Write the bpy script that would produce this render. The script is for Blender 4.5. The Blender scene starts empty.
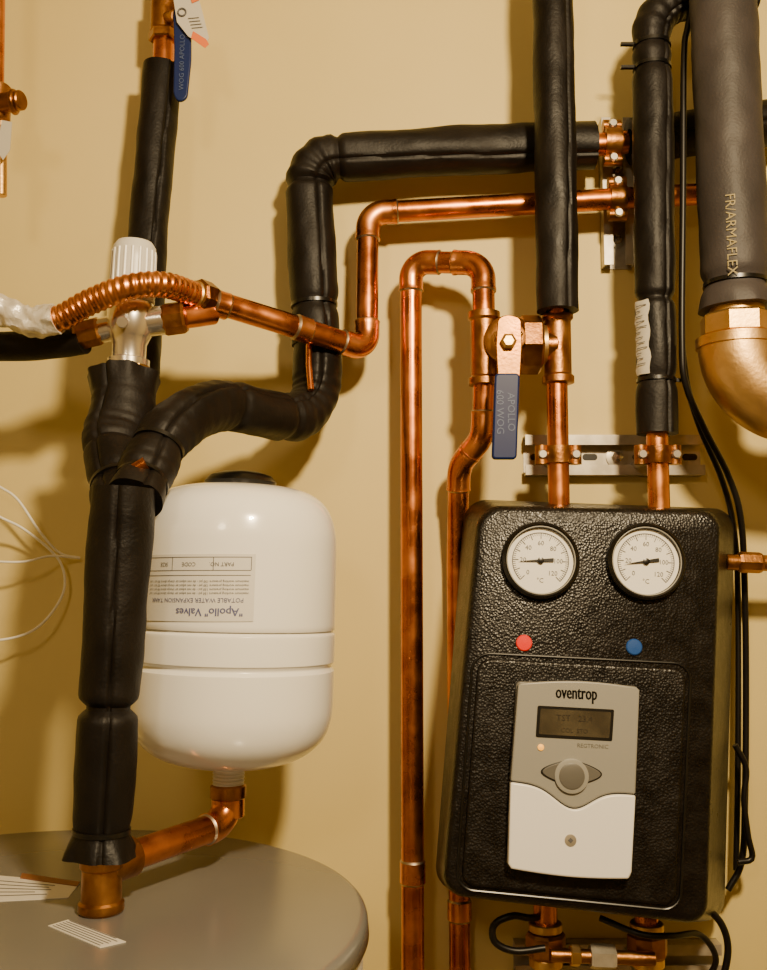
import bpy, bmesh, math, random
from mathutils import Vector, Matrix, noise
random.seed(4)

# ------------------------------------------------------------------ camera / survey helpers
CAMD = 1.2           # camera distance from the back wall (m)
F = 1000.0
TH = math.atan(0.1)  # camera pitch up
CAM = Vector((0, -CAMD, 0))
FW = Vector((0, math.cos(TH), math.sin(TH)))
UP = Vector((0, -math.sin(TH), math.cos(TH)))
RT = Vector((1, 0, 0))

def ray(px, py):
    return RT*((px-383.5)/F) + UP*((485-py)/F) + FW
def P(px, py, d):
    """point measured off the photograph, standing d metres out from the back wall"""
    r = ray(px, py)
    return CAM + r*((CAMD-d)/r.y)
def R(px, d):
    return px*(CAMD-d)/F

# ------------------------------------------------------------------ materials
def mat(name, c1, c2=None, rough=0.5, metal=0.0, nscale=20, bump=0.0, bscale=200, rvar=0.0, bdist=0.002,
        coat=0.0, contrast=(0.35, 0.65), spec=0.5, vor=False, stretch=None):
    m = bpy.data.materials.new(name); m.use_nodes = True
    nt = m.node_tree; b = nt.nodes['Principled BSDF']
    b.inputs['Base Color'].default_value = (*c1, 1)
    b.inputs['Roughness'].default_value = rough
    b.inputs['Metallic'].default_value = metal
    b.inputs['Coat Weight'].default_value = coat
    b.inputs['Specular IOR Level'].default_value = spec
    tc = nt.nodes.new('ShaderNodeTexCoord')
    if c2 is not None:
        n = nt.nodes.new('ShaderNodeTexNoise'); n.inputs['Scale'].default_value = nscale
        n.inputs['Detail'].default_value = 6
        nt.links.new(tc.outputs['Object'], n.inputs['Vector'])
        cr = nt.nodes.new('ShaderNodeValToRGB')
        cr.color_ramp.elements[0].position = contrast[0]; cr.color_ramp.elements[0].color = (*c1, 1)
        cr.color_ramp.elements[1].position = contrast[1]; cr.color_ramp.elements[1].color = (*c2, 1)
        nt.links.new(n.outputs['Fac'], cr.inputs['Fac'])
        nt.links.new(cr.outputs['Color'], b.inputs['Base Color'])
        if rvar:
            mr = nt.nodes.new('ShaderNodeMapRange')
            mr.inputs['To Min'].default_value = rough-rvar; mr.inputs['To Max'].default_value = rough+rvar
            mr.inputs['From Min'].default_value = 0.3; mr.inputs['From Max'].default_value = 0.7
            nt.links.new(n.outputs['Fac'], mr.inputs['Value'])
            nt.links.new(mr.outputs['Result'], b.inputs['Roughness'])
    if bump:
        if vor:
            v = nt.nodes.new('ShaderNodeTexVoronoi'); out = v.outputs['Distance']
        else:
            v = nt.nodes.new('ShaderNodeTexNoise'); v.inputs['Detail'].default_value = 3; out = v.outputs['Fac']
        v.inputs['Scale'].default_value = bscale
        nt.links.new(tc.outputs['Object'], v.inputs['Vector'])
        bp = nt.nodes.new('ShaderNodeBump'); bp.inputs['Strength'].default_value = bump
        bp.inputs['Distance'].default_value = bdist
        nt.links.new(out, bp.inputs['Height']); nt.links.new(bp.outputs['Normal'], b.inputs['Normal'])
    return m

WALL = mat('wall_paint', (0.65, 0.525, 0.205), (0.70, 0.57, 0.235), rough=0.6, nscale=2.5, bump=0.15, bscale=60, bdist=0.001)
CEIL = mat('ceiling_paint', (0.45, 0.38, 0.25), rough=0.8)
FLOOR = mat('floor_concrete', (0.22, 0.18, 0.13), (0.3, 0.25, 0.18), rough=0.8, nscale=5)
FOAM = mat('foam_black', (0.0035, 0.0025, 0.002), (0.008, 0.0058, 0.0045), rough=0.5, nscale=18, bump=0.4, bscale=300, bdist=0.001, spec=0.24, rvar=0.08)
FOAMG = mat('foam_grey', (0.030, 0.026, 0.026), (0.045, 0.038, 0.038), rough=0.55, nscale=14, bump=0.35, bscale=350, bdist=0.001, spec=.35)
COPPER = mat('copper', (0.42, 0.115, 0.026), (0.74, 0.27, 0.080), rough=0.29, metal=1, nscale=28, rvar=0.10, bump=0.06, bscale=60)
COPPERB = mat('copper_bright', (0.56, 0.185, 0.050), (0.80, 0.33, 0.115), rough=0.29, metal=1, nscale=36, rvar=0.09)
BRASS = mat('brass_aged', (0.23, 0.090, 0.025), (0.46, 0.215, 0.065), rough=0.38, metal=1, nscale=36, rvar=0.1, bump=0.3, bscale=250, bdist=0.001)
BRASSL = mat('brass_light', (0.64, 0.39, 0.14), (0.76, 0.49, 0.20), rough=0.40, metal=1, nscale=20, rvar=0.08, bump=0.25, bscale=220, bdist=0.001)
SOLDER = mat('solder', (0.42, 0.33, 0.24), rough=0.4, metal=1)
CHROME = mat('nickel', (0.78, 0.73, 0.64), rough=0.24, metal=0.9)
PLASTG = mat('knob_plastic', (0.62, 0.60, 0.55), rough=0.35)
STEEL = mat('galvanised', (0.40, 0.36, 0.29), (0.55, 0.50, 0.41), rough=0.36, metal=0.55, nscale=60)
BLUE = mat('vinyl_blue', (0.004, 0.014, 0.085), rough=0.42, spec=.3)
BLUEL = mat('print_light', (0.06, 0.09, 0.20), rough=0.5)
WHITEP = mat('tank_white', (0.85, 0.84, 0.81), rough=0.2, coat=0.5)
HLID = mat('lid_grey', (0.19, 0.188, 0.18), (0.215, 0.212, 0.203), rough=0.24, nscale=4, spec=0.7, metal=.25)
HBODY = mat('heater_white', (0.78, 0.77, 0.75), rough=0.3)
LABEL = mat('label_white', (0.66, 0.64, 0.60), rough=0.45)
INK = mat('ink_grey', (0.09, 0.09, 0.10), rough=0.6)
INKB = mat('ink_blue', (0.09, 0.10, 0.23), rough=0.6)
EPP = mat('epp_black', (0.0035, 0.0027, 0.0022), (0.007, 0.0054, 0.0044), rough=0.33, nscale=60, bump=0.5, bscale=420, bdist=0.0009, vor=True, rvar=0.06, spec=0.36)
BLACKP = mat('black_plastic', (0.004, 0.0035, 0.003), rough=0.3)
RUBBER = mat('cable_black', (0.005, 0.004, 0.0035), rough=0.4, spec=.35)
GFACE = mat('gauge_face', (0.80, 0.78, 0.73), rough=0.5)
CTRLG = mat('controller_grey', (0.27, 0.265, 0.24), rough=0.35)
CTRLG2 = mat('controller_dark', (0.11, 0.105, 0.092), rough=0.4)
CTRLW = mat('controller_white', (0.82, 0.81, 0.79), rough=0.35)
LCD = mat('lcd', (0.085, 0.070, 0.042), (0.045, 0.037, 0.024), rough=0.15, nscale=30)
LCDT = mat('lcd_text', (0.028, 0.022, 0.015), rough=0.3)
RED = mat('red', (0.75, 0.02, 0.008), rough=0.4, spec=.3)
BLUEDOT = mat('blue', (0.012, 0.065, 0.27), rough=0.4, spec=.3)
ORANGE = mat('tag_orange', (0.70, 0.15, 0.02), rough=0.5)
FOIL = mat('foil_wrap', (0.62, 0.58, 0.5), (0.8, 0.76, 0.68), rough=0.35, metal=.3, nscale=60, bump=0.8, bscale=70, bdist=0.004)
WIREW = mat('wire_white', (0.8, 0.78, 0.70), rough=0.5)
YTEXT = mat('print_yellow', (0.26, 0.21, 0.09), rough=0.6)
LED = bpy.data.materials.new('led_amber'); LED.use_nodes = True
_b = LED.node_tree.nodes['Principled BSDF']; _b.inputs['Base Color'].default_value = (1, .5, .05, 1)
_b.inputs['Emission Color'].default_value = (1, .42, .03, 1); _b.inputs['Emission Strength'].default_value = 0.8

# ------------------------------------------------------------------ mesh helpers
def mk(name, verts, faces, material, smooth=True, autos=None):
    me = bpy.data.meshes.new(name)
    me.from_pydata([tuple(v) for v in verts], [], faces)
    me.update()
    bm = bmesh.new(); bm.from_mesh(me); bmesh.ops.recalc_face_normals(bm, faces=bm.faces); bm.to_mesh(me); bm.free()
    ob = bpy.data.objects.new(name, me); bpy.context.scene.collection.objects.link(ob)
    me.materials.append(material)
    if smooth:
        for p in me.polygons: p.use_smooth = True
        if autos is not None:
            bm = bmesh.new(); bm.from_mesh(me)
            for e in bm.edges:
                if len(e.link_faces) == 2 and e.calc_face_angle(0) > autos: e.smooth = False
            bm.to_mesh(me); bm.free()
    return ob

def group(name, objs):
    pts = []
    for o in objs:
        pts += [Vector(v.co) for v in o.data.vertices] if o.type == 'MESH' else []
    lo = Vector((min(p.x for p in pts), min(p.y for p in pts), min(p.z for p in pts)))
    hi = Vector((max(p.x for p in pts), max(p.y for p in pts), max(p.z for p in pts)))
    c = (lo+hi)/2
    e = bpy.data.objects.new(name, None); e.empty_display_size = 0.02
    bpy.context.scene.collection.objects.link(e); e.location = c
    for o in objs:
        o.parent = e; o.matrix_parent_inverse = Matrix.Translation(-c)
    return e

def fillet(pts, cut, seg=10):
    out = [pts[0]]
    n = len(pts)
    for i in range(1, n-1):
        a, b, c = pts[i-1], pts[i], pts[i+1]
        k = cut[i-1] if isinstance(cut, (list, tuple)) else cut
        k = min(k, (a-b).length*0.49 if i > 1 else (a-b).length*0.95, (c-b).length*0.49 if i < n-2 else (c-b).length*0.95)
        p0 = b+(a-b).normalized()*k; p2 = b+(c-b).normalized()*k
        for j in range(seg+1):
            t = j/seg
            w = math.cos(((a-b).angle(b-c) if (a-b).length and (b-c).length else 0)/2)
            den = (1-t)**2+2*w*t*(1-t)+t*t
            out.append((p0*(1-t)**2+b*(2*w*t*(1-t))+p2*t*t)/den)
    out.append(pts[-1])
    return out

def resample(pts, step):
    L = [0]
    for i in range(1, len(pts)): L.append(L[-1]+(pts[i]-pts[i-1]).length)
    n = max(2, int(L[-1]/step)+1)
    out = []; j = 0
    for i in range(n+1):
        s = L[-1]*i/n
        while j < len(L)-2 and L[j+1] < s: j += 1
        d = L[j+1]-L[j]
        t = (s-L[j])/d if d > 1e-9 else 0
        out.append(pts[j].lerp(pts[j+1], min(max(t, 0), 1)))
    return out

def spline(pts, sub=12):
    out = []
    P_ = [pts[0]*2-pts[1]]+pts+[pts[-1]*2-pts[-2]]
    for i in range(1, len(P_)-2):
        a, b, c, d = P_[i-1:i+3]
        for j in range(sub):
            t = j/sub
            out.append(0.5*((2*b)+(c-a)*t+(2*a-5*b+4*c-d)*t*t+(3*b-a-3*c+d)*t**3))
    out.append(pts[-1]); return out

def sweep(name, pts, rad, material, n=28, cap=True, smooth=True, hollow=0, autos=0.7):
    N = len(pts)
    tang = []
    for i in range(N):
        t = pts[min(i+1, N-1)]-pts[max(i-1, 0)]
        tang.append(t.normalized())
    ref = Vector((0, -1, 0)) if abs(tang[0].y) < 0.9 else Vector((0, 0, 1))
    u = (ref-tang[0]*ref.dot(tang[0])).normalized()
    verts = []; faces = []; s = 0
    for i in range(N):
        if i:
            s += (pts[i]-pts[i-1]).length
            u = (u-tang[i]*u.dot(tang[i])).normalized()
        v = tang[i].cross(u)
        for k in range(n):
            a = 2*math.pi*k/n
            r = rad(s, a, pts[i], i/(N-1)) if callable(rad) else rad
            verts.append(pts[i]+(u*math.cos(a)+v*math.sin(a))*r)
    for i in range(N-1):
        for k in range(n):
            faces.append((i*n+k, i*n+(k+1) % n, (i+1)*n+(k+1) % n, (i+1)*n+k))
    if cap:
        if hollow:
            for base, tg in ((0, tang[0]), ((N-1)*n, -tang[-1])):
                c = sum((verts[base+k] for k in range(n)), Vector())/n
                b1 = len(verts)
                for k in range(n): verts.append(c+(verts[base+k]-c)*hollow)
                b2 = len(verts)
                for k in range(n): verts.append(c+(verts[base+k]-c)*hollow+tg*0.008)
                for k in range(n):
                    k2 = (k+1) % n
                    faces.append((base+k, base+k2, b1+k2, b1+k)); faces.append((b1+k, b1+k2, b2+k2, b2+k))
                faces.append(tuple(b2+k for k in range(n)))
        else:
            faces.append(tuple(range(n))); faces.append(tuple((N-1)*n+k for k in range(n)))
    return mk(name, verts, faces, material, smooth, autos)

def lathe(name, prof, origin, axis, material, n=48, smooth=True, autos=0.6, rot=0.0):
    """prof: list of (r, h) along axis"""
    ax = axis.normalized()
    ref = Vector((1, 0, 0)) if abs(ax.x) < 0.8 else Vector((0, 0, 1))
    u = (ref-ax*ref.dot(ax)).normalized(); v = ax.cross(u)
    verts = []; faces = []
    for r, h in prof:
        for k in range(n):
            a = 2*math.pi*k/n+rot
            verts.append(origin+ax*h+(u*math.cos(a)+v*math.sin(a))*max(r, 1e-5))
    m = len(prof)
    for i in range(m-1):
        for k in range(n):
            faces.append((i*n+k, i*n+(k+1) % n, (i+1)*n+(k+1) % n, (i+1)*n+k))
    faces.append(tuple(range(n))); faces.append(tuple((m-1)*n+k for k in range(n)))
    return mk(name, verts, faces, material, smooth, autos)

def cyl(name, a, b, r, material, n=32, r2=None, bev=0.0):
    L = (b-a).length; r2 = r if r2 is None else r2
    bev = bev or min(r, L)*0.12
    return lathe(name, [(r-bev, 0), (r, bev), (r2, L-bev), (r2-bev, L)], a, b-a, material, n=n, autos=0.5)
def hexn(name, a, b, r, material, rot=0.0, n=6):
    L = (b-a).length; bv = L*0.12
    return lathe(name, [(r*0.9, 0), (r, bv), (r, L-bv), (r*0.9, L)], a, b-a, material, n=n, smooth=False, rot=rot)

def plate(name, outline, nrm, depth, material, bevel=0.0, seg=3, back=None):
    n = len(outline)
    bk = back if back else [p-nrm*depth for p in outline]
    verts = list(outline)+list(bk)
    faces = [tuple(range(n)), tuple(range(2*n-1, n-1, -1))]
    for k in range(n): faces.append((k, (k+1) % n, n+(k+1) % n, n+k))
    ob = mk(name, verts, faces, material, True, 0.6)
    if bevel:
        md = ob.modifiers.new('bev', 'BEVEL'); md.width = bevel; md.segments = seg
        md.limit_method = 'ANGLE'; md.angle_limit = math.radians(50)
        md.harden_normals = False
    return ob

def rpoly(pts, r, seg=8):
    v = [Vector((p[0], p[1], 0)) for p in pts]; out = []
    n = len(v)
    for i in range(n):
        a, b, c = v[i-1], v[i], v[(i+1) % n]
        rr = r[i] if isinstance(r, (list, tuple)) else r
        p0 = b+(a-b).normalized()*rr; p2 = b+(c-b).normalized()*rr
        for j in range(seg+1):
            t = j/seg; w = 0.7071
            den = (1-t)**2+2*w*t*(1-t)+t*t
            q = (p0*(1-t)**2+b*(2*w*t*(1-t))+p2*t*t)/den
            out.append((q.x, q.y))
    return out

def box(name, lo, hi, material, bevel=0.0):
    x0, y0, z0 = lo; x1, y1, z1 = hi
    vs = [Vector(p) for p in ((x0,y0,z0),(x1,y0,z0),(x1,y1,z0),(x0,y1,z0),(x0,y0,z1),(x1,y0,z1),(x1,y1,z1),(x0,y1,z1))]
    fs = [(0,1,2,3),(4,5,6,7),(0,1,5,4),(1,2,6,5),(2,3,7,6),(3,0,4,7)]
    ob = mk(name, vs, fs, material, False)
    if bevel:
        md = ob.modifiers.new('bev', 'BEVEL'); md.width = bevel; md.segments = 2
    return ob

def textmesh(s, size, align='CENTER'):
    cu = bpy.data.curves.new('t', 'FONT'); cu.body = s; cu.size = size
    cu.align_x = align; cu.align_y = 'CENTER'; cu.resolution_u = 2
    ob = bpy.data.objects.new('t', cu); bpy.context.scene.collection.objects.link(ob)
    bpy.context.view_layer.update()
    dg = bpy.context.evaluated_depsgraph_get()
    me = bpy.data.meshes.new_from_object(ob.evaluated_get(dg))
    vs = [v.co.copy() for v in me.vertices]; fs = [tuple(p.vertices) for p in me.polygons]
    bpy.data.objects.remove(ob)
    return vs, fs
def text(name, s, size, fn, material):
    vs, fs = textmesh(s, size)
    me = bpy.data.meshes.new(name); me.from_pydata([tuple(fn(v.x, v.y)) for v in vs], [], fs); me.update()
    me.materials.append(material)
    ob = bpy.data.objects.new(name, me); bpy.context.scene.collection.objects.link(ob)
    return ob

def torus(name, c, axis, Rr, r, material, n=40):
    ax = axis.normalized(); ref = Vector((1, 0, 0)) if abs(ax.x) < 0.8 else Vector((0, 0, 1))
    u = (ref-ax*ref.dot(ax)).normalized(); v = ax.cross(u)
    vs = []; fs = []; m = 12
    for i in range(n):
        a = 2*math.pi*i/n; d = u*math.cos(a)+v*math.sin(a)
        for j in range(m):
            b = 2*math.pi*j/m
            vs.append(c+d*(Rr+r*math.cos(b))+ax*(r*math.sin(b)))
    for i in range(n):
        for j in range(m):
            fs.append((i*m+j, ((i+1) % n)*m+j, ((i+1) % n)*m+(j+1) % m, i*m+(j+1) % m))
    return mk(name, vs, fs, material)

# foam sleeve -------------------------------------------------------
def foam(name, pts, r, material=FOAM, ties=(), notches=(), cut=0.05, seam=True, lump=0.035, flare=(0, 0), seed=0, seam_a=0.35, isline=False, r1=None, wrinkle=0.0):
    path = pts if isline else fillet(pts, cut, 12)
    path = resample(path, 0.003)
    L = sum((path[i]-path[i-1]).length for i in range(1, len(path)))
    rend = r if r1 is None else r1
    NP = len(path); curv = []
    for i in range(NP):
        a = path[max(i-4, 0)]; b = path[i]; c = path[min(i+4, NP-1)]
        curv.append((b-a).angle(c-b) if (b-a).length > 1e-6 and (c-b).length > 1e-6 else 0)
    def rf(s, a, p, t):
        q = r+(rend-r)*t
        q *= 1+lump*noise.noise(Vector((s*16+seed*7.3, math.cos(a)*0.9, math.sin(a)*0.9+seed)))*1.6
        q *= 1+0.022*noise.noise(Vector((s*55+seed*3.3, math.cos(a)*2.0, math.sin(a)*2.0+seed)))
        cv = curv[min(int(t*(NP-1)+.5), NP-1)]
        if cv > 0.04: q *= 1+min(cv, .35)*0.12*math.sin(s*420+1.5*math.cos(a+seed))
        if seam:
            da = (a-seam_a-0.15*math.sin(s*9+seed)+math.pi) % (2*math.pi)-math.pi
            q *= 1-0.10*math.exp(-(da/0.075)**2)
        for tp in ties: q *= 1-0.13*math.exp(-((p-tp).length/0.0085)**2)
        for tp in notches: q *= 1-0.18*math.exp(-((p-tp).length/0.0045)**2)
        if flare[0] and s < 0.02: q *= 1+flare[0]*(1-s/0.02)*(0.6+0.9*noise.noise(Vector((math.cos(a)*2, math.sin(a)*2, seed))))
        if flare[1] and L-s < 0.02: q *= 1+flare[1]*(1-(L-s)/0.02)*(0.6+0.9*noise.noise(Vector((math.cos(a)*2, math.sin(a)*2, seed))))
        return q
    objs = [sweep(name, path, rf, material, n=80, hollow=0.55)]
    for i, tp in enumerate(ties):
        k = min(range(len(path)), key=lambda j: (path[j]-tp).length)
        k = min(max(k, 1), len(path)-2)
        ax = (path[k+1]-path[k-1]).normalized()
        rr = (r+(rend-r)*k/len(path))*0.93
        objs.append(lathe('tie_%d' % i, [(rr*0.9, -0.002), (rr+0.0008, -0.002), (rr+0.0008, 0.002), (rr*0.9, 0.002)], path[k], ax, BLACKP))
    return objs

# copper run with sweat elbows ---------------------------------------------
def copper(name, pts, r, cut=0.022, couplings=(), material=COPPER, elbows=None):
    path = resample(fillet(pts, cut, 10), 0.003)
    objs = [sweep(name, path, r, material, n=32)]
    n = len(pts)
    for i in range(1, n-1):
        if elbows is not None and i not in elbows: continue
        a, b, c = pts[i-1], pts[i], pts[i+1]
        k = cut
        e = min(k+0.014, (a-b).length*0.9, (c-b).length*0.9)
        sub = fillet([b+(a-b).normalized()*e, b, b+(c-b).normalized()*e], [min(k, e*0.95)], 10)
        sub = resample(sub, 0.0025)
        objs.append(sweep('elbow_%d' % i, sub, lambda s, an, p, t: r*(1.12 if 0.04 < t < 0.96 else 1.17), COPPERB, n=32))
        for j, (q, dr) in enumerate(((sub[0], (sub[0]-sub[1]).normalized()), (sub[-1], (sub[-1]-sub[-2]).normalized()))):
            objs.append(lathe('solder_%d_%d' % (i, j), [(r*1.13, 0), (r*1.07, 0.0012), (r*0.98, 0.0022)], q, dr, SOLDER, n=32))
    for i, (q, dr, L) in enumerate(couplings):
        dr = dr.normalized()
        objs.append(lathe('coupling_%d' % i, [(r*0.98, -L/2-0.002), (r*1.14, -L/2), (r*1.13, -L/2+0.002), (r*1.12, 0), (r*1.13, L/2-0.002), (r*1.14, L/2), (r*0.98, L/2+0.002)], q, dr, COPPERB, n=32))
        for sg in (-1, 1):
            objs.append(lathe('solder_c%d_%d' % (i, sg), [(r*1.14, 0), (r*1.06, 0.0015), (r*0.98, 0.0026)], q+dr*sg*L/2, dr*sg, SOLDER, n=32))
    return objs
Z = Vector((0, 0, 1)); X = Vector((1, 0, 0)); Y = Vector((0, 1, 0)); TOC = Vector((0, -1, 0))

# ------------------------------------------------------------------ room
ZF, ZC = -1.65, 0.98
box('wall_back', (-1.4, 0, ZF), (1.5, 0.1, ZC), WALL)
box('wall_left', (-1.5, -2.7, ZF), (-1.4, 0.1, ZC), WALL)
box('wall_right', (1.5, -2.7, ZF), (1.6, 0.1, ZC), WALL)
box('wall_front', (-1.5, -2.8, ZF), (1.6, -2.7, ZC), WALL)
box('floor', (-1.5, -2.8, ZF-0.1), (1.6, 0.1, ZF), FLOOR)
box('ceiling', (-1.5, -2.8, ZC), (1.6, 0.1, ZC+0.1), CEIL)
box('baseboard_back', (-1.4, -0.015, ZF), (1.5, 0, ZF+0.09), CEIL, 0.003)

# ------------------------------------------------------------------ water heater
HD, HR, HH = 0.868, 0.298, -0.273
HC = Vector((-0.311, -CAMD+HD, HH))
o = []
o.append(lathe('lid', [(0.001, 0), (HR*0.6, -0.0005), (HR-0.007, -0.001), (HR-0.003, -0.002), (HR-0.001, -0.004), (HR, -0.007), (HR+0.001, -0.018), (HR-0.003, -0.020)], HC, Z, HLID, n=160, autos=1.2))
o.append(lathe('jacket', [(HR-0.006, -0.018), (HR-0.004, -0.020), (HR-0.004, ZF+0.05-HH), (HR-0.02, ZF+0.045-HH)], HC, Z, HBODY, n=128))
o.append(lathe('base_ring', [(HR-0.01, ZF+0.05-HH), (HR-0.01, ZF-HH)], HC, Z, BLACKP, n=96))
def HP(px, py, off=0.0):
    r = ray(px, py); zz = HH+off
    return CAM+r*(zz/r.z)
def sticker(name, px4, material, off=0.0004):
    q = [HP(x, y) for x, y in px4]
    q = [Vector((p.x, p.y, HH+off)) for p in q]
    return [plate(name, q, Z, 0.0006, material)]
def printed(name, q, n, t0=.10, t1=.92, th=0.035, first=INK):
    out = []
    for i in range(n):
        t = t0+(t1-t0)*i/(n-1)
        a = q[0].lerp(q[1], t); b = q[3].lerp(q[2], t); w = (q[1]-q[0])*th
        a2 = a.lerp(b, 0.05); b2 = a.lerp(b, 0.95-0.22*random.random()*(i % 2))
        pp = [Vector((p.x, p.y, HH+0.0008)) for p in (a2, b2, b2+w, a2+w)]
        out.append(plate('%s_print_%d' % (name, i), pp, Z, 0.0002, first if i == 0 else INK))
    return out
f4 = [(48, 926), (68, 920), (126, 942), (100, 948)]
o += sticker('sticker_front', f4, LABEL)
o += printed('sticker_front', [HP(x, y) for x, y in f4], 6)
r4 = [(-30, 903), (-22, 874), (80, 883), (68, 898)]
o += sticker('sticker_rear', r4, LABEL)
o += printed('sticker_rear', [HP(x, y) for x, y in [(-30, 900), (-22, 878), (60, 886), (50, 896)]], 5, th=.02, first=INK)
s4 = [(20, 879), (22, 874), (80, 883), (77, 887)]
STRP = mat('sticker_stripe', (0.22, 0.08, 0.03), rough=.5)
o += sticker('sticker_warning', s4, STRP, 0.0011)
group('water_heater', o)

# ------------------------------------------------------------------ expansion tank (leans very slightly)
TD = 0.20
TAX = Vector((0.026, 0, 1))
ax0 = P(235, 620, TD)
def tz(py): return P(235, py, TD).z-ax0.z
k = (CAMD-TD)/F
prof = [(2, 487), (34, 486), (56, 488.5), (72, 493.5), (84, 502), (92, 514), (96.5, 529), (98.5, 550), (99, 622), (98.6, 624.5), (96.6, 627.5), (98.6, 631), (99.5, 634),
        (99.5, 657), (99, 659.5), (96.5, 663.5), (99, 667.5), (99.5, 671), (99.5, 702), (98, 718), (93, 733), (84, 745), (70, 755), (50, 762), (28, 765.5), (10, 766.5)]
pr = [(a*k, tz(b)) for a, b in prof]
pv = spline([Vector((a, b, 0)) for a, b in pr], 4)
o = [lathe('shell', [(v.x, v.y) for v in pv], ax0, TAX, WHITEP, n=128, autos=3.0)]
o.append(lathe('valve_cap', [(0.034, tz(489)), (0.036, tz(482)), (0.031, tz(476)), (0.018, tz(472)), (0.004, tz(471))], ax0, TAX, BLACKP))
o.append(lathe('neck', [(0.030, tz(762)), (0.016, tz(768)), (0.0145, tz(773)), (0.0145, tz(786))], ax0, TAX, PLASTG))
for i in range(4):
    o.append(torus('thread_%d' % i, ax0+TAX*tz(773+i*3.6), TAX, 0.0142, 0.0013, PLASTG))
RL = 99.6*k
def cyl_pt(s, z, off=0.0):
    a = s/RL
    return ax0+Vector((math.sin(a)*(RL+off)+TAX.x*z, -math.cos(a)*(RL+off), z))
a0, a1 = -1.05*RL, 0.31*RL
zt, zb = tz(557), tz(618)
vs = []; fs = []; NN = 40
for i in range(NN+1):
    s = a0+(a1-a0)*i/NN
    for z in (zt, zb): vs.append(cyl_pt(s, z, 0.0002))
for i in range(NN): fs.append((2*i, 2*i+2, 2*i+3, 2*i+1))
o.append(mk('label', vs, fs, LABEL))
def lab(cx, cz):
    return lambda x, y: cyl_pt(cx-x, cz-y, 0.0007)    # label is mounted upside down
cxm = -.25*RL
for i, dx in enumerate((-.0002, .0002)):
    o.append(text('label_brand_%d' % i, '"Apollo" Valves', 0.0100, lab(-0.010+dx, tz(609)), INKB))
o.append(text('label_title', 'POTABLE WATER EXPANSION TANK', 0.0056, lab(cxm, tz(598.5)), INKB))
for i in range(4):
    o.append(text('label_line_%d' % i, 'maximum working pressure 150 psi - do not adjust air charge above 80 psi - use', 0.0031, lab(cxm, tz(592.5-i*3.6)), INK))
o.append(text('label_table', 'PART NO.         CODE           SIZE', 0.0050, lab(cxm, tz(566)), INK))
for i, z in enumerate((tz(559.5), tz(571.5), tz(576))):
    vs = []
    for j in range(31):
        s = a0+0.004+(a1-a0-0.008)*j/30
        vs += [cyl_pt(s, z, 0.0006), cyl_pt(s, z-0.0005, 0.0006)]
    fs = [(2*j, 2*j+2, 2*j+3, 2*j+1) for j in range(30)]
    o.append(mk('label_rule_%d' % i, vs, fs, INK))
for i, f in enumerate((0.03, 0.42, 0.72, 0.97)):
    s = a0+(a1-a0)*f
    o.append(mk('label_col_%d' % i, [cyl_pt(s, tz(559.5), .0006), cyl_pt(s+.0006, tz(559.5), .0006), cyl_pt(s+.0006, tz(571.5), .0006), cyl_pt(s, tz(571.5), .0006)], [(0, 1, 2, 3)], INK))
group('expansion_tank', o)

# tee on the heater + branch to the tank
TB = HP(101, 912)
dT = -TB.y
neck = ax0+TAX*tz(786)
zbr = P(150, 866, dT).z
rB = 0.0130
o = [lathe('tee_body', [(0.0175, 0), (0.0190, 0.002), (0.0190, 0.008), (0.0168, 0.010), (0.0165, 0.035), (0.0185, 0.037), (0.0185, 0.056), (0.0150, 0.058)], Vector((TB.x, TB.y, HH)), Z, BRASS)]
st = Vector((TB.x, TB.y, zbr))
el = Vector((neck.x, neck.y, zbr+0.006))
o.append(cyl('tee_branch', st, st+(el-st).normalized()*0.034, 0.0172, BRASS))
o += copper('branch_pipe', [st+(el-st).normalized()*0.02, el, neck-Z*0.002], rB, cut=0.024)
o.append(cyl('adapter', neck-Z*0.030, neck-Z*0.004, 0.0160, COPPERB))
o.append(cyl('adapter_collar', neck-Z*0.012, neck+Z*0.002, 0.0175, BRASS))
group('brass_tee', o)

# ------------------------------------------------------------------ insulated pipe: heater riser and loop to the top right
dr = dT
base = Vector((TB.x-.002, TB.y, P(103, 856, dr).z))
rtop = Vector((TB.x+0.010, TB.y, P(128, 488, dr).z))
mid1 = base.lerp(rtop, .4)
o = foam('lower_sleeve', [base, base.lerp(rtop, 0.5)+Vector((-0.001, 0, 0)), rtop], 0.0250, cut=0.05, ties=[Vector((TB.x+.004, TB.y, P(104, 832, dr).z))],
         notches=[Vector((mid1.x, TB.y, P(104, 709, dr).z)), Vector((mid1.x-.001, TB.y, P(104, 706, dr).z))], flare=(0.34, 0), seed=1, r1=0.0275, seam_a=0.15, lump=.055)
loop = [P(134, 500, dr-.01), P(148, 470, .29), P(170, 430, .26), P(213, 406, .21), P(262, 413, .15), P(298, 416, .105), P(316, 392, .075), P(317, 340, .06)]
lp = spline(loop, 14)
o += foam('loop_sleeve', lp, 0.0255, isline=True, ties=[P(160, 445, .275), P(143, 487, .30)], notches=[P(232, 405, .19), P(284, 417, .12)], seed=2, lump=0.09, r1=0.0270)
o += foam('upper_sleeve', [P(316, 345, .058), P(308, 160, .055), P(450, 151, .05), P(594, 145, .05)], 0.0285, cut=0.032, ties=[P(313, 306, .058)], notches=[P(310, 186, .055), P(338, 158, .053)], seed=3, seam_a=0.6, lump=.055)
o.append(cyl('exposed_pipe', P(594, 145, .05), P(628, 142, .05), 0.0135, COPPER))
o += foam('end_sleeve', [P(630, 142, .05), P(790, 120, .05)], 0.027, seed=4)
o.append(sweep('exposed_copper', [P(309, 345, .094), P(309, 366, .104), P(311, 390, .113)], 0.0035, COPPERB, n=12))
o.append(sweep('exposed_copper_b', [P(134, 470, .318), P(146, 463, .318)], 0.006, COPPER, n=12))
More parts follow.
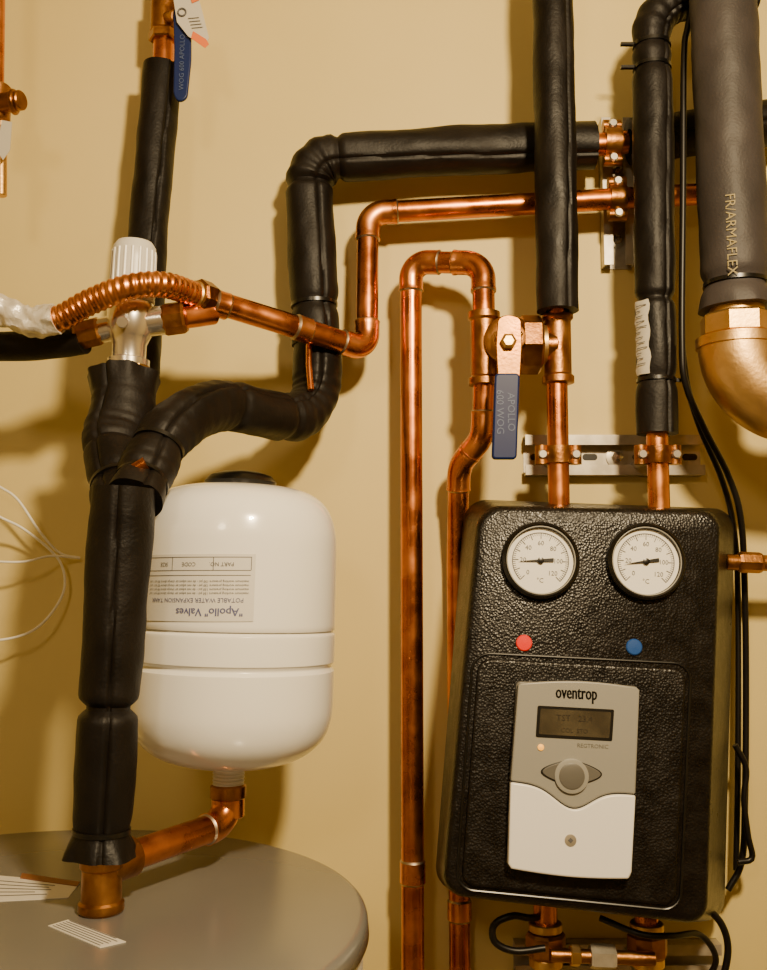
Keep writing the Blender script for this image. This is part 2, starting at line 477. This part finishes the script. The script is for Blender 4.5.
group('insulated_pipe', o)

# second leg: top-left drop
o = []
r2 = R(20, .07)
o += foam('drop_sleeve', [P(163, 68, .06), P(147, 245, .08), P(138, 375, .12)], r2, cut=0.05, seed=5, r1=R(21, .12), seam_a=-0.6, lump=.05)
o += foam('knee_sleeve', spline([P(124, 378, .20), P(122, 405, .21), P(114, 440, .23), P(116, 480, .27), P(122, 505, .295)], 12), 0.0325, isline=True, flare=(0.22, 0), seed=6, lump=0.10, r1=0.024, notches=[P(114, 455, .24)], ties=[P(117, 486, .275)])
o.append(cyl('copper_top', P(163, 74, .06), P(167, -60, .05), R(11, .06), COPPER))
group('insulated_pipe.001', o)

# ball valve on that pipe (top left)
o = []
c = P(165, 18, .058)
o.append(cyl('body', c-Z*0.02, c+Z*0.03, 0.017, BRASS))
o.append(hexn('collar', c-Z*0.030, c-Z*0.018, 0.019, BRASS))
o.append(cyl('stem', c, P(176, 16, .095), 0.007, BRASS))
hp = [(173, 8), (185, 4), (191, 16), (191, 60), (187, 98), (178, 102), (173, 94), (174, 50)]
o.append(plate('handle', [P(x, y, .10) for x, y in rpoly(hp, 4, 4)], TOC, 0.005, BLUE, 0.0015))
o.append(text('handle_print', 'WOG 600 APOLLO', 0.008, lambda x, y: P(182, 62, .1012)+Vector((-y+0.0, 0, x)), BLUEL))
group('ball_valve', o)
TAGW = mat('tag_paper', (.52, .49, .42), rough=.5)
o = [plate('tag_card', [P(x, y, .105) for x, y in [(172, -10), (196, -12), (203, 14), (209, 38), (204, 47), (188, 36), (177, 22)]], TOC, 0.0008, TAGW),
     plate('tag_stripe', [P(x, y, .1062) for x, y in [(193, 31), (206, 39), (209, 44), (205, 48), (191, 38)]], TOC, 0.0004, ORANGE),
     plate('tag_stripe_b', [P(x, y, .1062) for x, y in [(188, -10), (196, -12), (199, 0), (192, 3)]], TOC, 0.0004, ORANGE),
     torus('tag_ring', P(182, 12, .1065), TOC, .0045, .0009, INK)]
for i in range(4):
    o.append(plate('tag_print_%d' % i, [P(x, y, .1062) for x, y in [(188+i*1.2, 18+i*3.2), (199+i*1.2, 17+i*3.2), (199+i*1.2, 17.7+i*3.2), (188+i*1.2, 18.7+i*3.2)]], TOC, .0003, INK))
group('warning_tag', o)

# ------------------------------------------------------------------ mixing valve
o = []
dv = .19
kb = R(1, dv)
kc = P(131, 318, dv)
axk = (P(134, 243, dv)-P(127, 372, dv)).normalized()
def ks(y): return (P(130, y, dv)-kc).dot(axk)
o.append(lathe('knob', [(4*kb, ks(242)), (18*kb, ks(243)), (21.5*kb, ks(248)), (22*kb, ks(262)), (22*kb, ks(290)), (23*kb, ks(302)), (21*kb, ks(304))], kc, axk, PLASTG, n=48))
for i in range(18):
    a = 2*math.pi*i/18
    u = (X-axk*X.dot(axk)).normalized(); v = axk.cross(u)
    dd = u*math.cos(a)+v*math.sin(a)
    o.append(cyl('rib_%d' % i, kc+axk*ks(296)+dd*21.6*kb, kc+axk*ks(252)+dd*20.8*kb, 2.0*kb, PLASTG, n=8))
o.append(lathe('body', [(22*kb, ks(304)), (24*kb, ks(310)), (24*kb, ks(330)), (20*kb, ks(338)), (17*kb, ks(345)), (17*kb, ks(358)), (21*kb, ks(360)), (21*kb, ks(366))], kc, axk, CHROME, n=48))
o.append(lathe('lower_nut', [(21*kb, ks(366)), (21.5*kb, ks(368)), (20*kb, ks(374)), (15*kb, ks(377))], kc, axk, BRASSL, n=8, smooth=False))
pl = P(76, 336, dv); prr = P(186, 317, dv)
m0 = P(127, 325, dv)
o.append(cyl('port_left', m0, m0.lerp(pl, .75), 13*kb, CHROME))
o.append(cyl('port_right', m0, m0.lerp(prr, .75), 15*kb, CHROME))
o.append(hexn('nut_left', m0.lerp(pl, .5), m0.lerp(pl, 1.0), 15*kb, BRASS, n=8))
o.append(hexn('nut_right', m0.lerp(prr, .62), m0.lerp(prr, 1.0), 17*kb, BRASS, n=8))
o.append(cyl('stub_right', m0.lerp(prr, .9), P(214, 313, .165), 12*kb, COPPER))
o.append(cyl('front_screw', P(122, 322, dv+.022), P(122, 322, dv+.032), 0.006, CHROME))
group('mixing_valve', o)

o = foam('sleeve', [P(-30, 347, .17), P(50, 346, .18), P(84, 339, .19)], R(15, .18), seed=8, seam=False)
group('insulated_pipe.002', o)

# ------------------------------------------------------------------ corrugated flexible connector
fp = spline([P(-40, 298, .22), P(0, 309, .22), P(30, 321, .22), P(58, 319, .225), P(90, 302, .23), P(130, 287, .235), P(165, 285, .22), P(198, 296, .18)], 16)
path = resample(fp, 0.0010)
ksp = min(range(len(path)), key=lambda j: (path[j]-P(56, 319, .225)).length)
rc = R(13, .22)
o = [sweep('corrugated_tube', path[ksp:], lambda s, a, p, t: rc*(1+0.055*math.sin(2*math.pi*s/0.0070+a)), COPPERB, n=32)]
o.append(sweep('foil_wrap', resample(path[:ksp+2], 0.0025), lambda s, a, p, t: rc*1.15*(1+0.26*noise.noise(Vector((s*110, math.cos(a)*2.4, math.sin(a)*2.4)))), FOIL, n=32))
e = path[-1]; ed = (path[-1]-path[-8]).normalized()
o.append(hexn('end_nut', e-ed*0.003, e+ed*0.018, R(18, .18), BRASS, rot=.3, n=8))
o.append(cyl('end_ferrule', e-ed*0.008, e+ed*0.004, R(14.5, .18), BRASSL))
group('flexible_connector', o)

pts = [e+ed*0.015, P(290, 325, .125), P(367, 350, .068), P(368, 213, .05), P(720, 193, .05)]
o = copper('pipe', pts, 0.0128, cut=0.020, elbows=(2, 3), couplings=[(P(222, 305, .165), pts[1]-pts[0], 0.012), (P(302, 329, .117), pts[2]-pts[1], 0.016)])
group('copper_pipe', o)

# U-run
d1 = .055
V1 = P(411, 280, d1)
ptsU = [Vector((V1.x, V1.y, -1.3)), Vector((V1.x, V1.y, P(411, 262, d1).z)), P(483, 263, .085), P(484, 325, .095)]
o = copper('pipe', ptsU, 0.0126, cut=0.021, couplings=[(Vector((V1.x, V1.y, P(407, 872, d1).z)), Z, 0.022)])
group('copper_pipe.001', o)

# lower jog run
ptsJ = [P(484, 380, .095), P(483, 437, .09), P(459, 466, .055), P(457, 560, .022)]
ptsJ.append(Vector((ptsJ[3].x, ptsJ[3].y, -1.0)))
o = copper('pipe', ptsJ, 0.0122, cut=0.014, elbows=(1, 2), couplings=[(Vector((ptsJ[3].x, ptsJ[3].y, P(456, 910, .022).z)), Z, 0.02)])
group('copper_pipe.002', o)

# ------------------------------------------------------------------ isolation ball valve with two tees
dB = .095
kk = R(1, dB)
o = []
def vtee(nm, x, y0, y1, r):
    a = P(x, y1, dB); b = P(x, y0, dB); L = b.z-a.z; c = Vector((b.x, b.y, a.z))
    return lathe(nm, [(r*0.95, 0), (r*1.12, .001), (r*1.12, .008), (r*.95, .011), (r*.95, L-.011), (r*1.12, L-.008), (r*1.12, L-.001), (r*.95, L)], c, Z, BRASS)
o.append(vtee('tee_left', 484, 312, 386, 14.5*kk))
o.append(vtee('tee_right', 557, 312, 384, 14.5*kk))
o.append(cyl('cross_body', P(484, 346, dB), P(557, 346, dB), 15*kk, BRASS))
o.append(hexn('union_nut', P(519, 345, dB), P(541, 345, dB), 30*kk, BRASS, rot=.2, n=8))
o.append(cyl('union_ring', P(514, 345, dB), P(521, 345, dB), 26*kk, BRASS))
o.append(cyl('union_ring_b', P(541, 345, dB), P(546, 345, dB), 20*kk, BRASSL))
bc = P(508, 342, dB+.01)
o.append(lathe('bonnet', [(25*kk, 0), (25*kk, .010), (22*kk, .013), (15*kk, .015), (15*kk, .024), (12*kk, .025)], bc, TOC, BRASS))
o.append(lathe('stem_nut', [(11*kk, .024), (11*kk, .036), (9*kk, .038)], bc, TOC, BRASSL, n=6, smooth=False))
def mp(x, y, d=dB+.052): return P(x, y, d)
o.append(plate('handle_bar', [mp(x, y) for x, y in rpoly([(498, 318), (508, 314), (521, 318), (522, 345), (520, 380), (498, 380), (496, 345)], 4, 4)], TOC, 0.004, BRASS, 0.001))
o.append(plate('handle_grip', [mp(x, y, dB+.055) for x, y in rpoly([(495, 373), (520, 373), (517, 459), (492, 459)], 4, 4)], TOC, 0.009, BLUE, 0.002))
o.append(lathe('handle_nut', [(8*kk, 0), (8*kk, .006), (5*kk, .008)], P(508, 342, dB+.052), TOC, BRASSL, n=6, smooth=False))
for i, s in enumerate(('APOLLO', '600 WOG')):
    o.append(text('grip_print_%d' % i, s, 0.011, lambda x, y, i=i: P(511-i*11, 412, dB+.0555)+Vector((y, 0, -x)), BLUEL))
group('ball_valve.001', o)

def vpts(x, d, ys):
    b = P(x, ys[-1], d)
    return [Vector((b.x, b.y, P(x, y, d).z)) for y in ys]
o = foam('sleeve', vpts(558, .115, [-120, 150, 311]), R(21.5, .115), seed=9, seam_a=-0.5, lump=.04)
group('insulated_pipe.003', o)
b0 = P(557, 384, .095)
o = copper('pipe', [b0+Z*.01, Vector((b0.x, b0.y, P(557, 512, .095).z))], 0.0118)
o.append(cyl('upper_stub', Vector((b0.x, b0.y-.004, P(557, 318, .1).z)), Vector((b0.x, b0.y-.012, P(557, 300, .1).z)), 0.0122, COPPER))
group('copper_pipe.003', o)

# 657 insulated pipe with bend (hangs very slightly out of plumb)
xb = P(657, 430, .11)
vb = lambda y: Vector((xb.x+max(0, 430-y)/350*.0055, xb.y, P(657, y, .11).z))
o = foam('sleeve', [vb(434), vb(200), vb(10), vb(10)+Vector((.06, .0, .02)), vb(10)+Vector((.12, .01, .02))], R(20.5, .11), cut=0.04, seed=10, ties=[vb(380), vb(45), vb(68)], notches=[vb(300)], seam_a=0.5, lump=.05)
for i, y in enumerate((45, 68)):
    q = vb(y)
    o.append(box('tie_tail_%d' % i, (q.x-.036, q.y-.004, q.z-.0015), (q.x-.018, q.y+.001, q.z+.0015), BLACKP))
o.append(box('tie_tail_2', (xb.x+.018, xb.y-.006, vb(381).z-.0018), (xb.x+.034, xb.y-.002, vb(381).z+.0018), BLACKP))
rs = R(20.5, .11)*1.02
xw = vb(340).x
def wrap(a, z, off=0): return Vector((xw+math.sin(a)*(rs+off), xb.y-math.cos(a)*(rs*1.03+off), z))
vs = []; fs = []
for i in range(9):
    for j in range(15):
        y = 304+j*5.2; a = math.radians(-80+i*6.0)+.05*math.sin(j*1.3)
        vs.append(wrap(a, vb(y).z, .0008+0.0008*math.sin(j*2.1+i)))
for i in range(8):
    for j in range(14): fs.append((i*15+j, (i+1)*15+j, (i+1)*15+j+1, i*15+j+1))
o.append(mk('sticker', vs, fs, TAGW))
for j in range(12):
    y = 309+j*5.2
    vs = []
    a_end = 7-(j*3 % 4)
    for i in range(a_end):
        for z in (0, -.0010): vs.append(wrap(math.radians(-70+i*5.5), vb(y).z+z, .0026))
    o.append(mk('sticker_print_%d' % j, vs, [(2*i, 2*i+2, 2*i+3, 2*i+1) for i in range(a_end-1)], INK))
o.append(cyl('copper_tail', vb(432), vb(512), 0.0118, COPPERB))
group('insulated_pipe.004', o)

# large grey pipe
xg = P(736, 290, .165)
vg = lambda y: Vector((xg.x-max(0, 290-y)/290*.003, xg.y, P(736, y, .165).z))
o = foam('sleeve', [vg(309), vg(100), vg(-140)], R(34, .165), material=FOAMG, seed=11, seam=False, lump=.02, flare=(.14, 0), ties=[vg(284)])
rg = R(34, .165)
def gtext(x, y):
    a = -0.42+(-y)/rg
    return Vector((xg.x-.0006+math.sin(a)*(rg*1.02), xg.y-math.cos(a)*(rg*1.02)-.0006, vg(245).z+x))
o.append(text('sleeve_print', "FR/ARMAFLEX", 0.014, lambda x, y: gtext(-x, -y), YTEXT))
o.append(hexn('hex_collar', vg(338), vg(315), R(37, .165), BRASSL, rot=.25, n=8))
o.append(cyl('neck', vg(316), vg(298), R(27, .165), BRASSL))
pth = fillet([vg(338), vg(338)-Z*0.072, vg(338)-Z*0.072+X*0.12], 0.064, 20)
o.append(sweep('elbow', resample(pth, .003), lambda s, a, p, t: R(39.5, .165)*(1.0 if t < .93 else 1.08), BRASSL, n=48))
o.append(lathe('elbow_band', [(R(38, .165), -.006), (R(41.5, .165), -.005), (R(41.5, .165), .005), (R(38, .165), .006)], vg(343), Z, BRASSL))
group('insulated_pipe.005', o)

# ------------------------------------------------------------------ mounting rails
def rail(x0, x1, z0, z1, horiz):
    o = []
    t = .002; dp = .018
    o.append(box('web', (x0, -t, z0), (x1, 0, z1), STEEL))
    if horiz:
        for i, (za, zb_, lip) in enumerate(((z0, z0+t, 1), (z1-t, z1, -1))):
            o.append(box('flange_%d' % i, (x0, -dp, za), (x1, 0, zb_), STEEL))
            o.append(box('lip_%d' % i, (x0, -dp-t, min(za, za+lip*.010)), (x1, -dp, max(zb_, zb_+lip*.010)), STEEL))
    else:
        for i, (xa, xb_, lip) in enumerate(((x0, x0+t, 1), (x1-t, x1, -1))):
            o.append(box('flange_%d' % i, (xa, -dp, z0), (xb_, 0, z1), STEEL))
            o.append(box('lip_%d' % i, (min(xa, xa+lip*.009), -dp-t, z0), (max(xb_, xb_+lip*.009), -dp, z1), STEEL))
    return o
a = P(525, 435, .018); b = P(705, 475, .018)
o = rail(a.x, b.x, b.z, a.z, True)
c = P(617, 457, .004)
o.append(lathe('washer', [(.013, 0), (.013, .002), (.006, .003)], Vector((c.x, -.002, c.z)), TOC, STEEL))
o.append(lathe('screw', [(.007, 0), (.007, .004), (.003, .006)], Vector((c.x, -.004, c.z)), TOC, CHROME, n=6, smooth=False))
for i, xx in enumerate((538, 590, 640, 690)):
    q = P(xx, 457, .003)
    o.append(plate('slot_%d' % i, [Vector((q.x+dx, -.0024, q.z+dz)) for dx, dz in rpoly([(-.009, -.004), (.009, -.004), (.009, .004), (-.009, .004)], .0038, 5)], TOC, .0006, BLACKP))
group('mounting_rail', o)
a = P(601, 118, .018); b = P(635, 265, .018)
o = rail(a.x, b.x, b.z, a.z, False)
for i, yy in enumerate((170, 240)):
    c = P(617, yy, .004)
    o.append(lathe('washer_%d' % i, [(.010, 0), (.010, .002), (.006, .003)], Vector((c.x, -.002, c.z)), TOC, STEEL))
    o.append(lathe('screw_%d' % i, [(.006, 0), (.006, .004), (.003, .006)], Vector((c.x, -.004, c.z)), TOC, CHROME, n=6, smooth=False))
group('mounting_rail.001', o)

def clamp(nm, c, axis, r):
    o = []
    side = X if abs(axis.z) > .5 else Z
    w = .0095
    o.append(lathe('band', [(r, -w), (r+.003, -w), (r+.0035, 0), (r+.003, w), (r, w)], c, axis, BRASS))
    for i, sg in enumerate((-1, 1)):
        q = c+side*sg*(r+.006)
        o.append(sweep('ear_%d' % i, [q-axis*.0105, q-axis*.010, q+axis*.010, q+axis*.0105], .0075, BRASS, n=16))
        o.append(lathe('bolt_%d' % i, [(.005, 0), (.0055, .002), (.004, .0045), (.0015, .0045)], q+TOC*.006, TOC, CHROME, n=16))
        o.append(cyl('bolt_shank_%d' % i, q, q-TOC*.014, .0025, STEEL, n=12))
    o.append(cyl('stud', Vector((c.x, c.y+r, c.z)), Vector((c.x, -.003, c.z)), .005, STEEL))
    o.append(hexn('stud_nut', Vector((c.x, c.y+r+.008, c.z)), Vector((c.x, c.y+r, c.z)), .009, BRASS))
    group(nm, o)
c1 = Vector((b0.x, b0.y, P(557, 455, .095).z)); clamp('pipe_clamp', c1, Z, .0125)
c2 = Vector((xb.x, xb.y, P(657, 455, .11).z)); clamp('pipe_clamp.001', c2, Z, .0125)
clamp('pipe_clamp.002', P(612, 143, .05), X, .0150)
clamp('pipe_clamp.003', P(617, 199, .05), X, .0135)

# ------------------------------------------------------------------ pump station
TL, TR, BL = P(480, 504, .15), P(722, 507, .155), P(447, 890, .185)
N = (TR-TL).cross(BL-TL).normalized()
if N.y > 0: N = -N
def PF(px, py, off=0.0):
    r = ray(px, py); t = (TL-CAM).dot(N)/r.dot(N)
    return CAM+r*t+N*off
fo = rpoly([(478, 503), (724, 508), (710, 928), (441, 897)], [24, 20, 22, 24], 10)
bo = rpoly([(465, 499), (735, 509), (724, 924), (434, 889)], [22, 22, 24, 24], 10)
def PB(px, py): return P(px, py, .050)
n_ = len(fo)
bk = [PB(x, y) for x, y in bo]
rings = [bk]
mid = [PF(x, y, 0) for x, y in fo]
cc = sum(mid, Vector())/n_
def inset(p, am):
    d = (cc-p); return p+d.normalized()*am
for am, off in ((0, -.013), (.0010, -.008), (.0038, -.0033), (.0075, -.0008), (.011, 0)):
    rings.append([inset(p, am)+N*off for p in mid])
vs = [v for rg_ in rings for v in rg_]; fs = []
for i in range(len(rings)-1):
    for k_ in range(n_): fs.append((i*n_+k_, i*n_+(k_+1) % n_, (i+1)*n_+(k_+1) % n_, (i+1)*n_+k_))
fs.append(tuple(range(n_))); fs.append(tuple((len(rings)-1)*n_+k_ for k_ in range(n_)))
o = [mk('housing', vs, fs, EPP, True, 1.0)]
po = rpoly([(478, 658), (686, 669), (675, 906), (461, 885)], 14, 8)
o.append(plate('front_panel', [PF(x, y, .0040) for x, y in po], N, .006, EPP, .003, 4))
so = rpoly([(473, 653), (691, 664), (680, 911), (456, 889)], 18, 8)
o.append(sweep('panel_seam', [PF(x, y, .0002) for x, y in so]+[PF(so[0][0], so[0][1], .0002)], .0014, BLACKP, n=8))
def faceT(cx, cy, off):
    xd = (PF(cx+20, cy+1.0, off)-PF(cx, cy, off)).normalized()
    yd = N.cross(xd).normalized()
    if yd.z < 0: yd = -yd
    return PF(cx, cy, off), xd, yd
km = R(1, .165)
for gi, (gx, gy, ang) in enumerate(((540, 561, 185), (645, 562, 190))):
    c, xd, yd = faceT(gx, gy, 0)
    nm = 'gauge_%d' % (gi+1)
    o.append(lathe(nm+'_bezel', [(39*km, -.004), (39.5*km, .003), (38.5*km, .008), (36*km, .010), (34.2*km, .009), (33.0*km, .004), (32*km, .003)], c, N, BLACKP, n=64))
    o.append(lathe(nm+'_face', [(33*km, .0030), (33*km, .0038), (.1*km, .0039)], c, N, GFACE, n=64))
    o.append(torus(nm+'_rim', c+N*.0085, N, 34*km, .0008, CTRLG, n=64))
    vs = []; fs = []
    def seg(r0, r1, a, w):
        dv_ = xd*math.cos(a)+yd*math.sin(a); pv_ = N.cross(dv_)
        b_ = len(vs)
        vs.extend([c+dv_*r0-pv_*w+N*.0044, c+dv_*r0+pv_*w+N*.0044, c+dv_*r1+pv_*w+N*.0044, c+dv_*r1-pv_*w+N*.0044])
        fs.append((b_, b_+1, b_+2, b_+3))
    for i in range(61):
        a = math.radians(225-i*4.5)
        seg((25 if i % 5 else 22)*km, 28*km, a, .00022 if i % 5 else .0004)
    for i in range(60):
        a = math.radians(225-i*4.5-2.25); seg(27.6*km, 28.4*km, a, .0012)
    o.append(mk(nm+'_scale', vs, fs, INK, False))
    for i in range(7):
        a = math.radians(225-i*45)
        q = c+(xd*math.cos(a)+yd*math.sin(a))*17.5*km+N*.0044
        o.append(text(nm+'_num_%d' % i, str(i*20), 6.5*km, lambda x, y, q=q: q+xd*x+yd*y, INK))
    o.append(text(nm+'_unit', '°C', 6.5*km, lambda x, y: c-yd*20*km+N*.0044+xd*x+yd*y, INK))
    a = math.radians(ang); dv_ = xd*math.cos(a)+yd*math.sin(a); pv_ = N.cross(dv_)
    o.append(plate(nm+'_needle', [c+N*.006+q for q in (dv_*22*km, pv_*1.4*km-dv_*3*km, pv_*1.8*km-dv_*13*km, -pv_*1.8*km-dv_*13*km, -pv_*1.4*km-dv_*3*km)], N, .0006, BLACKP))
    o.append(lathe(nm+'_hub', [(3.2*km, .004), (3.2*km, .0068), (1.5*km, .0072)], c, N, BLACKP, n=24))
for nm, x, y, m_ in (('red_marker', 524, 643, RED), ('blue_marker', 634, 647, BLUEDOT)):
    c, xd, yd = faceT(x, y, 0)
    o.append(lathe(nm, [(8*km, -.002), (8*km, .001), (7*km, .002), (.5*km, .0023)], c, N, m_, n=32))
# controller
o.append(plate('controller_base', [PF(x, y, .010) for x, y in rpoly([(515, 681), (636, 686), (629, 877), (506, 866)], 5, 5)], N, .009, CTRLG2, .0015))
lowL, lowR = (508.5, 779), (631, 792)
def valley(t):
    y = lowL[1]+(lowR[1]-lowL[1])*t
    return y+20*math.exp(-((t-.5)/.20)**2)
div = [(lowL[0]+(lowR[0]-lowL[0])*i/32, valley(i/32)) for i in range(33)]
gout = [(516, 685), (519, 683)]+[(519+(632-519)*i/12, 683+4*i/12-4*math.sin(math.pi*i/12)) for i in range(1, 12)]+[(632, 687), (635, 690)]+list(reversed(div))
o.append(plate('controller_fascia', [PF(x, y, .020) for x, y in gout], N, .012, CTRLG, .0015, 3))
wout = [(x, y+1.2) for x, y in div]+[(627, 868), (624, 875)]+[(624-(113)*i/12, 875-9.5*i/12+3*math.sin(math.pi*i/12)) for i in range(1, 12)]+[(509, 865), (506, 860)]
o.append(plate('controller_cover', [PF(x, y, .021) for x, y in wout], N, .013, CTRLW, .0018, 3))
o.append(plate('display_frame', [PF(x, y, .0204) for x, y in rpoly([(535, 705), (610, 709), (608, 740), (533, 736)], 1.5, 3)], N, .002, BLACKP))
o.append(plate('display_glass', [PF(x, y, .0208) for x, y in rpoly([(538, 708), (607, 711.5), (605, 737), (536, 733)], 1.2, 3)], N, .001, LCD))
def ft(x0, y0, off):
    c, xd, yd = faceT(x0, y0, off)
    return lambda x, y: c+xd*x+yd*y
o.append(text('display_symbols', 'TST   23.4', .0085, ft(571, 718, .0211), LCDT))
o.append(text('display_symbols_b', 'COL  STO', .0060, ft(571, 730, .0211), LCDT))
tb = ft(573, 693, .0204)
for i, dx in enumerate((-.0004, -.0002, 0, .0002, .0004)):
    o.append(text('brand_print_%d' % i, 'oventrop', .0125, lambda x, y, dx=dx: tb(x*.88+dx, y*1.45), BLACKP))
o.append(text('model_print', 'REGTRONIC', .0055, ft(589, 745, .0204), CTRLG2))
c, xd, yd = faceT(538, 746, .020)
o.append(lathe('led', [(3*km, 0), (3*km, .001), (1*km, .0018)], c, N, LED, n=20))
def lens(rx, ry):
    return [(568+rx*math.cos(a), 771+ry*math.sin(a)*(1-.35*abs(math.cos(a)))+1.4*math.cos(a)) for a in [2*math.pi*i/48 for i in range(48)]]
o.append(plate('button_ring', [PF(x, y, .0215) for x, y in lens(30, 13)], N, .002, BLACKP, .0006))
o.append(plate('button_pad', [PF(x, y, .0224) for x, y in lens(28.5, 12)], N, .002, CTRLG2, .0006))
c, xd, yd = faceT(568, 774, .020)
o.append(lathe('button_centre_rim', [(16*km, 0), (16*km, .003), (14*km, .0035)], c, N, CTRLG, n=40))
o.append(lathe('button_centre', [(12*km, 0), (12*km, .0042), (10*km, .0048), (1*km, .0046)], c, N, CTRLG2, n=40))
c, xd, yd = faceT(567, 837, .021)
o.append(lathe('cover_screw', [(5.5*km, 0), (5.5*km, .0006), (4*km, .0008)], c, N, STEEL, n=24))
o.append(lathe('cover_screw_slot', [(2.5*km, .0006), (2.5*km, .0012), (1*km, .0012)], c, N, INK, n=4))
a = P(520, 560, .05); b = P(690, 880, .05)
o.append(box('wall_bracket', (a.x, -.055, b.z), (b.x, 0, a.z), STEEL))
group('pump_station', o)

# fittings under the pump station
o = []
for i, x in enumerate((545, 646)):
    q = P(x, 900, .11)
    o.append(cyl('riser_%d' % i, Vector((q.x, q.y, q.z+.02)), Vector((q.x, q.y, q.z-.30)), .0122, COPPER))
    o.append(hexn('nut_%d' % i, Vector((q.x, q.y, P(x, 956, .11).z)), Vector((q.x, q.y, P(x, 932, .11).z)), .021, BRASS, n=8))
    o.append(cyl('collar_%d' % i, Vector((q.x, q.y, P(x, 966, .11).z)), Vector((q.x, q.y, P(x, 956, .11).z)), .0175, BRASSL))
    o.append(cyl('flange_%d' % i, Vector((q.x, q.y, P(x, 931, .11).z)), Vector((q.x, q.y, P(x, 922, .11).z)), .0175, BRASSL))
    o.append(box('pipe_seat_%d' % i, (q.x-.004, -.10, P(x, 985, .1).z), (q.x+.004, 0, P(x, 975, .1).z), STEEL))
o.append(cyl('cross_bar', P(550, 955, .132), P(655, 959, .132), .007, BRASS))
o.append(hexn('cross_nut', P(590, 956, .132), P(615, 957, .132), .013, STEEL))
o.append(hexn('cross_nut_b', P(570, 955, .132), P(580, 955.5, .132), .011, BRASSL))
group('union_fitting', o)
a = P(515, 944, .018); b = P(722, 976, .018)
group('mounting_rail.002', rail(a.x, b.x, b.z, a.z, True))

o = [cyl('pipe', P(725, 562, .09), P(800, 564, .09), R(8, .09), BRASS), hexn('nut', P(738, 562, .09), P(762, 563, .09), R(10.5, .09), BRASS, n=8)]
group('drain_cock', o)

# ------------------------------------------------------------------ cables
def cable(nm, pts, r, m_=RUBBER):
    ob = sweep('cable', resample(spline([P(*p) for p in pts], 14), .004), r, m_, n=12); group(nm, [ob])
cable('sensor_cable', [(700, -30, .12), (688, 26, .125), (684, 60, .125), (683, 200, .125), (682, 340, .125), (686, 385, .12), (705, 430, .10), (728, 475, .08), (741, 520, .07), (745, 600, .05), (746, 700, .04), (745, 800, .04), (742, 860, .04), (728, 890, .04)], R(3.4, .12))
cable('sensor_cable.001', [(682, 345, .12), (688, 388, .11), (700, 428, .085), (722, 480, .06), (734, 530, .05), (738, 600, .03), (738, 760, .03), (736, 870, .03)], R(3, .06))
cable('sensor_cable.002', [(735, 745, .06), (746, 768, .06), (744, 800, .06), (748, 835, .06), (752, 858, .06), (738, 862, .06)], R(3, .06))
cable('sensor_cable.003', [(545, 948, .14), (515, 951, .14), (495, 942, .14), (494, 925, .14), (512, 916, .14), (530, 918, .13), (545, 916, .10)], R(3.4, .12))
cable('sensor_cable.004', [(705, 905, .10), (722, 925, .10), (728, 950, .10), (722, 985, .10)], R(3.5, .12))
cable('sensor_cable.005', [(600, 918, .13), (640, 934, .15), (672, 936, .15), (700, 935, .12), (716, 960, .11), (700, 990, .1)], R(3, .12))
cable('bell_wire', [(-30, 470, .05), (0, 487, .05), (18, 500, .05), (40, 532, .04), (60, 553, .02), (80, 558, .008)], R(1.3, .03), WIREW)
cable('bell_wire.001', [(-30, 500, .05), (0, 517, .05), (22, 528, .04), (48, 548, .03), (62, 566, .02), (64, 590, .02), (50, 615, .03), (30, 632, .04), (0, 640, .05), (-30, 638, .05)], R(1.3, .03), WIREW)
cable('bell_wire.002', [(80, 558, .008), (50, 556, .03), (20, 562, .05), (-30, 560, .06)], R(1.2, .03), WIREW)

# ------------------------------------------------------------------ left edge fittings
o = [cyl('pipe', P(-4, 92, .1), P(-2, -60, .1), R(8, .1), COPPERB),
     cyl('valve_body', P(-6, 122, .1), P(-4, 86, .1), R(16, .1), BRASS),
     cyl('side_boss', P(-2, 104, .11), P(22, 100, .12), R(10, .1), BRASS),
     torus('boss_ring', P(14, 102, .117), X, R(10, .1), R(3, .1), BRASS),
     cyl('lower_pipe', P(1, 120, .1), P(1, 196, .1), R(6, .1), BRASSL),
     plate('paper_tag', [P(x, y, .115) for x, y in [(2, 120), (12, 122), (10, 150), (3, 160), (-4, 150)]], TOC, .0006, TAGW)]
group('drain_valve', o)

# ------------------------------------------------------------------ lights
def area(nm, loc, target, size, power, col):
    l = bpy.data.lights.new(nm, 'AREA'); l.energy = power; l.size = size; l.color = col; l.shape = 'DISK'
    ob = bpy.data.objects.new(nm, l); bpy.context.scene.collection.objects.link(ob)
    ob.location = loc; ob.rotation_euler = (Vector(target)-Vector(loc)).to_track_quat('-Z', 'Y').to_euler()
area('ceiling_lamp', (0.30, -1.2, 0.68), (0.04, 0, -0.05), 0.11, 29, (1.0, 0.76, 0.44))
area('fill_light', (-0.5, -2.2, 0.85), (-0.1, 0, -0.2), 0.3, 6, (1.0, 0.78, 0.48))  # weak fill light added behind the camera, not a fixture of the room
w = bpy.data.worlds.new('world'); bpy.context.scene.world = w; w.use_nodes = True
w.node_tree.nodes['Background'].inputs[0].default_value = (1, .8, .55, 1)
w.node_tree.nodes['Background'].inputs[1].default_value = 0.2

cam = bpy.data.cameras.new('cam'); co = bpy.data.objects.new('camera', cam); bpy.context.scene.collection.objects.link(co)
co.location = CAM; co.rotation_euler = (math.pi/2+TH, 0, 0)
cam.sensor_fit = 'VERTICAL'; cam.sensor_height = 36; cam.lens = 36*F/970; cam.clip_start = 0.01
bpy.context.scene.camera = co
